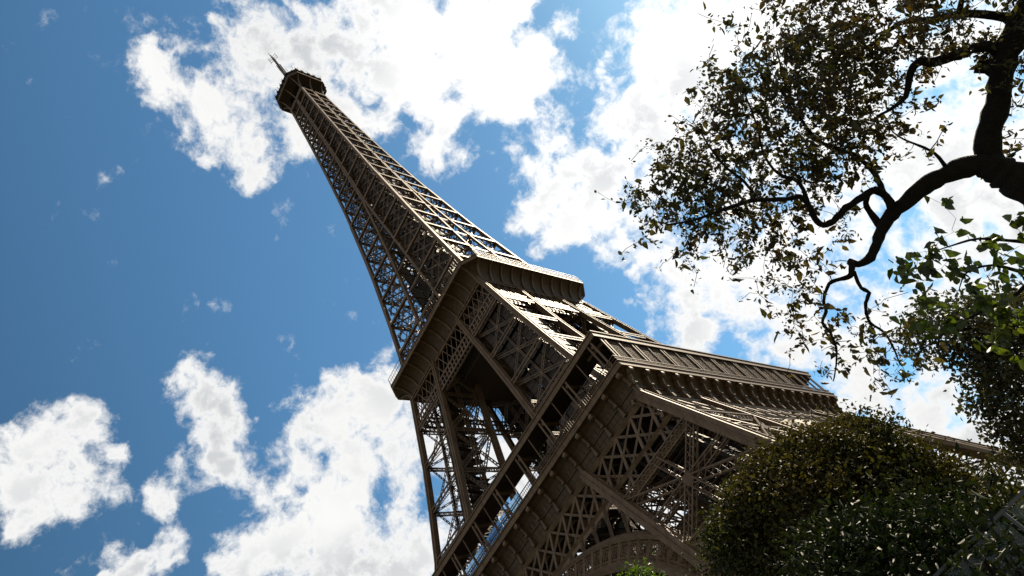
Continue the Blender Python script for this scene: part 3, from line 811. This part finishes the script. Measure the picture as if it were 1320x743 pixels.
class Tree:
    def __init__(s): s.pts = []; s.mb = MB(); s.tw = MB()
    def limb(s, pts, rad, jit=.0, seg=10, sub_=3, main=True):
        pts = [Vector(p) for p in pts]; P = []; Rr = []
        for i in range(len(pts)-1):
            p0, p1, p2, p3 = pts[max(i-1, 0)], pts[i], pts[i+1], pts[min(i+2, len(pts)-1)]
            for k in range(sub_):
                t = k/sub_
                P.append(.5*((2*p1)+(p2-p0)*t+(2*p0-5*p1+4*p2-p3)*t*t+(3*p1-p0-3*p2+p3)*t**3)); Rr.append(rad[i]+(rad[i+1]-rad[i])*t)
        P.append(pts[-1]); Rr.append(rad[-1])
        if jit:
            P = [p + Vector(RNG.normal(size=3))*r*jit for p, r in zip(P, Rr)]
            Rr = [r*(1+RNG.uniform(-.12, .12)) for r in Rr]
        s.mb.tube(P, Rr, seg)
        for p, r in zip(P, Rr): s.pts.append((np.array(p), r))
        return P
    def grow(s, targets, rmin=.004, maxr=.02, curl=.25):
        """joins each target to the nearest point of the tree by a crooked twig"""
        nodes = np.array([p for p, r in s.pts]); rad = [r for p, r in s.pts]
        T_ = np.asarray(targets); order = np.argsort([np.min(np.sum((nodes-t)**2, 1)) for t in T_])
        nodes = list(nodes); arr = np.array(nodes)
        for i in order:
            t = T_[i]; dd = np.sum((arr-t)**2, 1); j = int(np.argmin(dd)); a = arr[j]; L_ = sqrt(dd[j])
            if L_ < .02: continue
            r0 = min(maxr, rad[j]*.75, rmin + L_*.012); n = max(2, min(6, int(L_/.10)))
            pts = [a + (t-a)*k/n + (RNG.normal(size=3)*L_*curl*.25*(0 if k in (0, n) else 1)) for k in range(n+1)]
            rr = [r0 + (rmin-r0)*k/n for k in range(n+1)]
            s.tw.tube(pts, rr, 4, False)
            arr = np.vstack([arr, pts[1:]]); rad += rr[1:]
        s.arr = arr; return arr

# ------------------------------------------------------------------ tree with the big dark limb
D1 = 8.5
def px(l, d=D1, var=0.):
    return [at(x, y, d + (var*i/len(l))) for i, (x, y) in enumerate(l)]
def pr(w_, d=D1): return [v/2/FPX*d*.64 for v in w_]
t1 = empty('tree', at(1450, 300, D1) * 1); t1.location = (0, 0, 0)
tr1 = Tree()
fork = at(1275, 214, D1)
R_w = (fork - CAM); right = Vector((F.y, -F.x, 0)).normalized()
base = Vector((fork.x + right.x*3.6, fork.y + right.y*3.6 , 0)) + Vector((F.x, F.y, 0)).normalized()*.6
t1.location = base
tr1.limb([base, base + Vector((-.05, 0, 1.2)), base.lerp(at(1460, 345, D1+.2), .75), at(1400, 300, D1+.15), at(1352, 258, D1+.1), at(1315, 235, D1+.03), at(1290, 222, D1), fork + RT*-.02], [.40, .34, .28, .21, .185, .165, .15, .13], .02, 20, 5)
tr1.limb(px([(1300, 226), (1268, 214), (1240, 217), (1214, 228), (1190, 241), (1170, 259), (1150, 276), (1138, 294), (1130, 314), (1122, 332), (1107, 341), (1094, 337)], D1, -.6), pr([46, 40, 34, 30, 28, 27, 25, 20, 17, 16, 12, 13]), .05, 12)
tr1.limb(px([(1285, 222), (1273, 190), (1278, 160), (1288, 120), (1293, 82), (1308, 45), (1325, 10), (1345, -40)], D1, .5), pr([46, 40, 38, 40, 38, 42, 40, 30]), .04, 12)
tr1.limb(px([(1292, 70), (1273, 60), (1250, 64), (1228, 73), (1204, 80), (1186, 80), (1174, 92), (1167, 124), (1150, 140), (1130, 150)], D1+.3, -.8), pr([24, 20, 17, 17, 16, 15, 14, 9, 6, 4]), .08, 8)
tr1.limb(px([(1290, 95), (1270, 85), (1262, 92), (1265, 78)], D1+.3, 0), pr([24, 22, 16, 8]), .05, 8)
tr1.limb(px([(1315, 30), (1284, 20), (1240, 18), (1198, 26), (1160, 30), (1120, 60), (1080, 70), (1040, 90)], D1+.4, .6), pr([24, 17, 15, 13, 10, 8, 6, 4]), .08, 8)
tr1.limb(px([(1236, 18), (1240, 0), (1248, -30)], D1+.4, 0), pr([12, 10, 8]), .05, 8)
tr1.limb(px([(1152, 275), (1143, 254), (1128, 245), (1112, 253), (1090, 269), (1074, 285), (1061, 290), (1050, 282), (1042, 264), (1031, 254), (1015, 257), (977, 258), (950, 264), (920, 275), (890, 285), (860, 290)], D1-.3, -.9), pr([16, 15, 14, 13, 12, 12, 11, 10, 10, 9, 8, 8, 7, 5, 4, 3]), .10, 8)
tr1.limb(px([(1137, 292), (1123, 276), (1116, 262), (1120, 250)], D1-.3, 0), pr([14, 11, 9, 9]), .06, 8)
tr1.limb(px([(1138, 248), (1133, 235), (1123, 218), (1107, 204), (1090, 195), (1060, 185), (1040, 165), (1020, 130), (1010, 100), (1000, 60)], D1-.3, .8), pr([12, 10, 9, 8, 7, 7, 6, 5, 4, 3]), .1, 8)
tr1.limb(px([(1042, 266), (1030, 235), (1005, 225), (985, 200), (975, 160), (960, 120)], D1-.7, .5), pr([9, 7, 6, 5, 4, 3]), .1, 6)
tr1.limb(px([(1097, 339), (1098, 353), (1089, 359), (1073, 363), (1065, 375), (1062, 389), (1065, 402), (1060, 416), (1070, 429), (1078, 448), (1078, 470), (1074, 492)], D1-.6, -.2), pr([11, 10, 8, 7, 6.5, 6, 6, 5.5, 5, 4, 3, 2]), .12, 6)
tr1.limb(px([(1100, 350), (1110, 371), (1120, 378), (1116, 391), (1117, 404), (1122, 416), (1140, 429), (1150, 445), (1160, 470)], D1-.6, .3), pr([8, 7, 7, 6, 5.5, 5, 4, 4, 2]), .12, 6)
tr1.limb(px([(1218, 214), (1205, 198), (1185, 188), (1165, 180), (1150, 170)], D1-.1, -.3), pr([8, 5, 4, 3, 2]), .08, 6)
tr1.limb(px([(977, 258), (960, 235), (935, 215), (915, 190), (900, 165)], D1-1., .3), pr([7, 5, 4.5, 3.5, 3]), .1, 6)
tr1.limb(px([(1020, 130), (990, 100), (965, 80), (990, 40)], D1+.2, .3), pr([5, 4, 3, 2]), .1, 6)
B1 = [ # (x, y, r, dist, leaves, depth)
 (1040, 40, 70, D1, 1500, 1.6), (1100, 60, 80, D1, 1700, 1.6), (1160, 40, 70, D1, 1300, 1.6), (1000, 90, 60, D1, 1150, 1.6), (1060, 130, 80, D1, 1900, 1.5), (960, 120, 55, D1-.2, 900, 1.5),
 (1120, 130, 60, D1, 1000, 1.5), (930, 170, 50, D1-.3, 700, 1.5), (990, 180, 70, D1-.2, 1300, 1.5), (1060, 200, 70, D1-.2, 1200, 1.5), (890, 215, 50, D1-.4, 600, 1.4), (940, 240, 60, D1-.4, 1000, 1.4),
 (1010, 240, 60, D1-.3, 900, 1.4), (850, 260, 40, D1-.6, 480, 1.3), (890, 285, 48, D1-.5, 800, 1.3), (950, 290, 48, D1-.4, 650, 1.3), (1010, 310, 45, D1-.4, 380, 1.3), (865, 200, 22, D1-.6, 90, 1.2),
 (1230, 20, 60, D1+.2, 900, 1.6), (1290, 30, 50, D1+.3, 600, 1.5), (1330, 120, 50, D1+.3, 420, 1.5), (1325, 190, 30, D1+.3, 160, 1.3), (1130, 190, 40, D1-.1, 200, 1.2), (1165, 160, 35, D1, 160, 1.2),
 (1000, 370, 34, D1-.5, 190, 1.2), (1040, 360, 36, D1-.5, 190, 1.2), (1035, 410, 34, D1-.6, 170, 1.2), (1070, 450, 22, D1-.6, 140, 1.1), (1060, 480, 18, D1-.6, 60, 1.1), (1110, 430, 30, D1-.5, 160, 1.2), (1150, 450, 30, D1-.4, 240, 1.2), (1170, 480, 26, D1-.4, 130, 1.2), (1010, 420, 24, D1-.6, 60, 1.1), (930, 320, 30, D1-.5, 110, 1.2), (1080, 310, 30, D1-.4, 90, 1.2), (1190, 110, 26, D1, 80, 1.2),
]
tg = clumpy(B1, .13)
tr1.grow(tg, .0030, .016)
tr1.mb.build('trunk', 'bark', t1, True).matrix_parent_inverse = Matrix.Translation(-base)
tr1.tw.build('twigs', 'twig', t1).matrix_parent_inverse = Matrix.Translation(-base)
lp = near(tr1.arr, 13500, .030, 900)
V, bs = leaves(lp, RNG.uniform(.034, .078, len(lp)) * np.where(RNG.random(len(lp)) < .16, 1.8, 1.), .52, .3, .9)
leafobj('crown', V, bs, 'leaf1', t1).matrix_parent_inverse = Matrix.Translation(-base)
sp_ = near(tr1.arr, 6000, .035, 900)
V, bs = leaves(sp_, RNG.uniform(.014, .03, len(sp_)), .8)
leafobj('seed_pods', V, bs, 'seed', t1).matrix_parent_inverse = Matrix.Translation(-base)
tag(t1, 'dark twisting tree limb with small brownish leaves reaching in from the upper right corner', 'tree')

# ------------------------------------------------------------------ broad-leaved branch, bright green
D2 = 5.5
t2b = Vector((at(1500, 330, D2).x, at(1500, 330, D2).y, 0)) + right*1.
t2 = empty('tree', t2b); tr2 = Tree()
tr2.limb([t2b, t2b.lerp(at(1480, 345, D2), .5), at(1440, 335, D2), at(1380, 316, D2), at(1320, 312, D2), at(1262, 308, D2), at(1230, 316, D2), at(1205, 324, D2)], [.10, .07, .045, .022, .012, .008, .006, .003], .05, 8)
tr2.limb([at(1400, 322, D2), at(1330, 350, D2), at(1280, 342, D2), at(1246, 352, D2-.1), at(1236, 375, D2-.1)], [.03, .016, .008, .006, .003], .05, 6)
tr2.limb([at(1340, 345, D2), at(1310, 380, D2), at(1270, 400, D2), at(1230, 420, D2)], [.018, .012, .008, .004], .05, 6)
B2 = [(1290, 290, 26, D2, 22, 1.2), (1250, 312, 20, D2, 18, 1.2), (1200, 316, 26, D2, 34, 1.2), (1165, 345, 24, D2, 44, 1.2), (1190, 335, 18, D2, 14, 1.2), (1230, 345, 26, D2, 26, 1.2), (1290, 325, 30, D2, 40, 1.3), (1320, 330, 34, D2, 24, 1.3), (1290, 385, 46, D2, 50, 1.4), (1250, 375, 30, D2, 36, 1.3), (1325, 400, 40, D2, 60, 1.4),
      (1190, 390, 30, D2, 34, 1.3), (1215, 415, 30, D2, 28, 1.3), (1275, 425, 34, D2, 44, 1.4), (1205, 262, 18, D2+.4, 11, 1.2), (1225, 275, 14, D2+.4, 6, 1.2), (1180, 400, 24, D2, 14, 1.2), (1310, 440, 30, D2, 30, 1.4)]
tg = sampled(B2, .3); tr2.grow(tg, .0015, .006)
V_ = Matrix.Translation(-t2b)
tr2.mb.build('trunk', 'bark', t2, True).matrix_parent_inverse = V_; tr2.tw.build('twigs', 'twig', t2).matrix_parent_inverse = V_
lp = near(tr2.arr, 470, .022, 60); V, bs = leaves(lp, RNG.uniform(.038, .10, len(lp)), .66, .4, 1.6)
leafobj('crown', V, bs, 'leaf2', t2).matrix_parent_inverse = V_
tag(t2, 'sunlit green branch with broad heart-shaped leaves at the right edge, below the dark limb', 'tree')

# ------------------------------------------------------------------ fine-leaved dark tree at the right edge
D3 = 13.
t3b = Vector((at(1420, 520, D3).x, at(1420, 520, D3).y, 0)); t3 = empty('tree', t3b); tr3 = Tree()
tr3.limb([t3b, t3b.lerp(at(1400, 520, D3), .6), at(1400, 500, D3), at(1360, 460, D3), at(1310, 430, D3), at(1250, 425, D3), at(1200, 430, D3)], [.22, .18, .13, .09, .06, .035, .015], .05, 10)
tr3.limb([at(1390, 500, D3), at(1340, 500, D3), at(1300, 510, D3), at(1270, 530, D3)], [.08, .05, .035, .015], .05, 8)
B3 = [(1200, 420, 36, D3, 800, 1.5), (1240, 420, 42, D3, 1300, 1.5), (1290, 430, 50, D3, 2000, 1.6), (1330, 420, 50, D3, 1600, 1.6), (1175, 440, 24, D3, 260, 1.3), (1280, 480, 42, D3, 1300, 1.5), (1325, 490, 50, D3, 1900, 1.6),
      (1265, 520, 26, D3, 380, 1.3), (1300, 545, 34, D3, 760, 1.4), (1325, 570, 30, D3, 620, 1.4), (1305, 590, 22, D3, 200, 1.2), (1210, 455, 20, D3, 120, 1.2), (1250, 460, 22, D3, 260, 1.3)]
tg = sampled(B3, .05); tr3.grow(tg, .004, .02); V_ = Matrix.Translation(-t3b)
tr3.mb.build('trunk', 'bark', t3, True).matrix_parent_inverse = V_; tr3.tw.build('twigs', 'twig', t3).matrix_parent_inverse = V_
lp = np.concatenate([sampled(B3, .35), near(tr3.arr, 7500, .09, 60)]); V, bs = leaves(lp, RNG.uniform(.045, .10, len(lp)), .6, .3, .4)
leafobj('crown', V, bs, 'leaf3', t3).matrix_parent_inverse = V_
tag(t3, 'dark small-leaved tree hanging down the right edge above the rounded bush', 'tree')

# ------------------------------------------------------------------ dense rounded tree, lower right
def bush(name, D_, blobs, trunk_px, sz, m, label, cat, ratio=.55, core=True, cnt=1., droop=.2):
    tb = Vector((at(*trunk_px, D_).x, at(*trunk_px, D_).y, 0)); e = empty(name, tb); tt = Tree(); V_ = Matrix.Translation(-tb)
    ctr = at(*trunk_px, D_)
    tt.limb([tb, tb.lerp(ctr, .5), ctr], [.2, .16, .1], .04, 10)
    for (x, y, r, d, c, dep) in blobs:
        p = at(x, y, d); k = tb.lerp(ctr, .6 + .3*random.random()); tt.limb([k, k.lerp(p, .5) + Vector((0, 0, -.25)), p], [.07, .045, .015], .06, 6)
    tg = sampled(blobs, 260/sum(b[4] for b in blobs)); tt.grow(tg, .004, .02)
    tt.mb.build('trunk', 'bark', e, True).matrix_parent_inverse = V_; tt.tw.build('twigs', 'twig', e).matrix_parent_inverse = V_
    lp = sampled(blobs, cnt)
    # leaf clumps: gather leaves round twig ends so light and dark tufts show
    k = RNG.integers(0, len(lp), len(lp)//14); cen = lp[k]; idx = RNG.integers(0, len(cen), int(len(lp)*.75)); cl = cen[idx] + RNG.normal(size=(len(idx), 3))*sz[1]*1.25
    lp = np.concatenate([lp[:int(len(lp)*.45)], cl])
    V, bs = leaves(lp, RNG.uniform(sz[0], sz[1], len(lp)), ratio, .8, droop)
    leafobj('crown', V, bs, m, e).matrix_parent_inverse = V_
    return tag(e, label, cat)
D4 = 15.
B4 = [(1100, 590, 48, D4, 4200, 1.8), (1050, 600, 46, D4, 4200, 1.8), (1010, 620, 44, D4, 4000, 1.8), (980, 650, 44, D4, 3600, 1.8), (955, 690, 42, D4, 3400, 1.8), (1150, 610, 46, D4+.5, 3600, 1.8), (1195, 625, 42, D4+1, 2600, 1.8),
      (1040, 660, 70, D4-.5, 6500, 1.6), (1110, 670, 80, D4-.8, 7000, 1.6), (990, 725, 60, D4-.4, 5000, 1.6), (1070, 740, 80, D4-1, 6000, 1.6), (1180, 690, 70, D4-.2, 5000, 1.7), (1240, 650, 40, D4+1, 2000, 1.7), (1290, 660, 44, D4+1, 1700, 1.7), (1260, 700, 60, D4+.5, 3600, 1.7),
      (1145, 560+12, 18, D4, 300, 1.2), (1120, 548, 12, D4, 120, 1.2), (1210, 590, 12, D4+1, 90, 1.2), (935, 700, 22, D4, 500, 1.3), (1010, 820, 120, D4, 5000, 1.4), (1180, 800, 110, D4, 5000, 1.4)]
rr_ = random.Random(5)
for (x, y) in ((925, 668), (940, 640), (965, 615), (985, 592), (1005, 585), (1030, 568), (1055, 556), (1085, 548), (1115, 545), (1150, 556), (1180, 574), (1215, 596), (1245, 610), (1280, 618), (918, 700), (925, 725), (1300, 628)):
    B4.append((x + rr_.uniform(-8, 6), y + rr_.uniform(-8, 8), rr_.uniform(7, 17), D4 + rr_.uniform(-.5, 1), int(rr_.uniform(70, 230)), 1.2))
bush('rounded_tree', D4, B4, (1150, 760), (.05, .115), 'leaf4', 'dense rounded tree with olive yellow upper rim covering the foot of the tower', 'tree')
D5 = 9.
B5 = [(1060, 720, 50, D5, 420, 1.5), (1120, 690, 46, D5, 420, 1.5), (1200, 690, 50, D5, 520, 1.5), (1270, 705, 50, D5-.3, 420, 1.5), (1320, 720, 50, D5-.3, 420, 1.5), (1140, 740, 60, D5-.3, 500, 1.5), (1230, 745, 60, D5-.4, 500, 1.5), (1290, 650, 26, D5+.4, 120, 1.4), (1268, 722, 24, 6.5, 90, 1.3), (1310, 735, 22, 6.5, 70, 1.3), (1200, 820, 110, D5, 900, 1.4), (1100, 820, 90, D5, 700, 1.4), (1330, 810, 90, D5, 600, 1.4)]
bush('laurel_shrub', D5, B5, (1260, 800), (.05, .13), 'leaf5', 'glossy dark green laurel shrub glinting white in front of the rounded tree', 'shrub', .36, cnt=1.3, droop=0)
D6 = 10.
B6 = [(827, 747, 15, D6, 230, 1.2), (812, 752, 11, D6, 110, 1.2), (842, 753, 10, D6, 110, 1.2), (826, 790, 22, D6, 160, 1.2), (828, 850, 40, D6, 300, 1.2), (840, 930, 60, D6, 400, 1.2)]
bush('sapling', D6, B6, (860, 990), (.04, .08), 'leaf6', 'bright green leafy sapling tip poking up at the bottom edge under the arch', 'sapling', .5, cnt=1.1)

# ------------------------------------------------------------------ glass wall behind the laurel
DG = 8.2
P = at(1292, 660, DG); gw = empty('glass_wall', Vector((P.x, P.y, 0)))
a_, b_ = at(1245, 695, DG), at(1312, 628, DG); dr = (b_ - a_); dr.z = 0; dr.normalize()
zt = P.z
V_ = Matrix.Translation(-Vector((P.x, P.y, 0)))
mb = MB(); mb.bar(P - dr*1.1, P + dr*1.6, .022, .03); mb.build('top_rail', 'metal', gw).matrix_parent_inverse = V_
for k in (0.0, 1.35):
    q_ = P + dr*k; mb = MB(); mb.bar((q_.x, q_.y, 0), (q_.x, q_.y, zt-.02), .025, .03); mb.build('post', 'metal', gw).matrix_parent_inverse = V_
for k in (-1.05, .04):
    p0 = P + dr*(k); p1 = P + dr*(k + (1.0 if k < 0 else 1.25)); nn = Vector((-dr.y, dr.x, 0))*.006
    mb = MB(); mb.quadbox([p0-nn+Vector((0,0,-zt+.1)), p1-nn+Vector((0,0,-zt+.1)), p1+nn+Vector((0,0,-zt+.1)), p0+nn+Vector((0,0,-zt+.1)), p0-nn+Vector((0,0,-.035)), p1-nn+Vector((0,0,-.035)), p1+nn+Vector((0,0,-.035)), p0+nn+Vector((0,0,-.035))])
    mb.build('glass_pane', 'pane', gw).matrix_parent_inverse = V_
tag(gw, 'clear glass barrier with thin metal top rail half hidden by leaves in the lower right corner', 'glass wall')
print('polys', sum(len(m.polygons) for m in bpy.data.meshes), 'objects', len(bpy.data.objects))
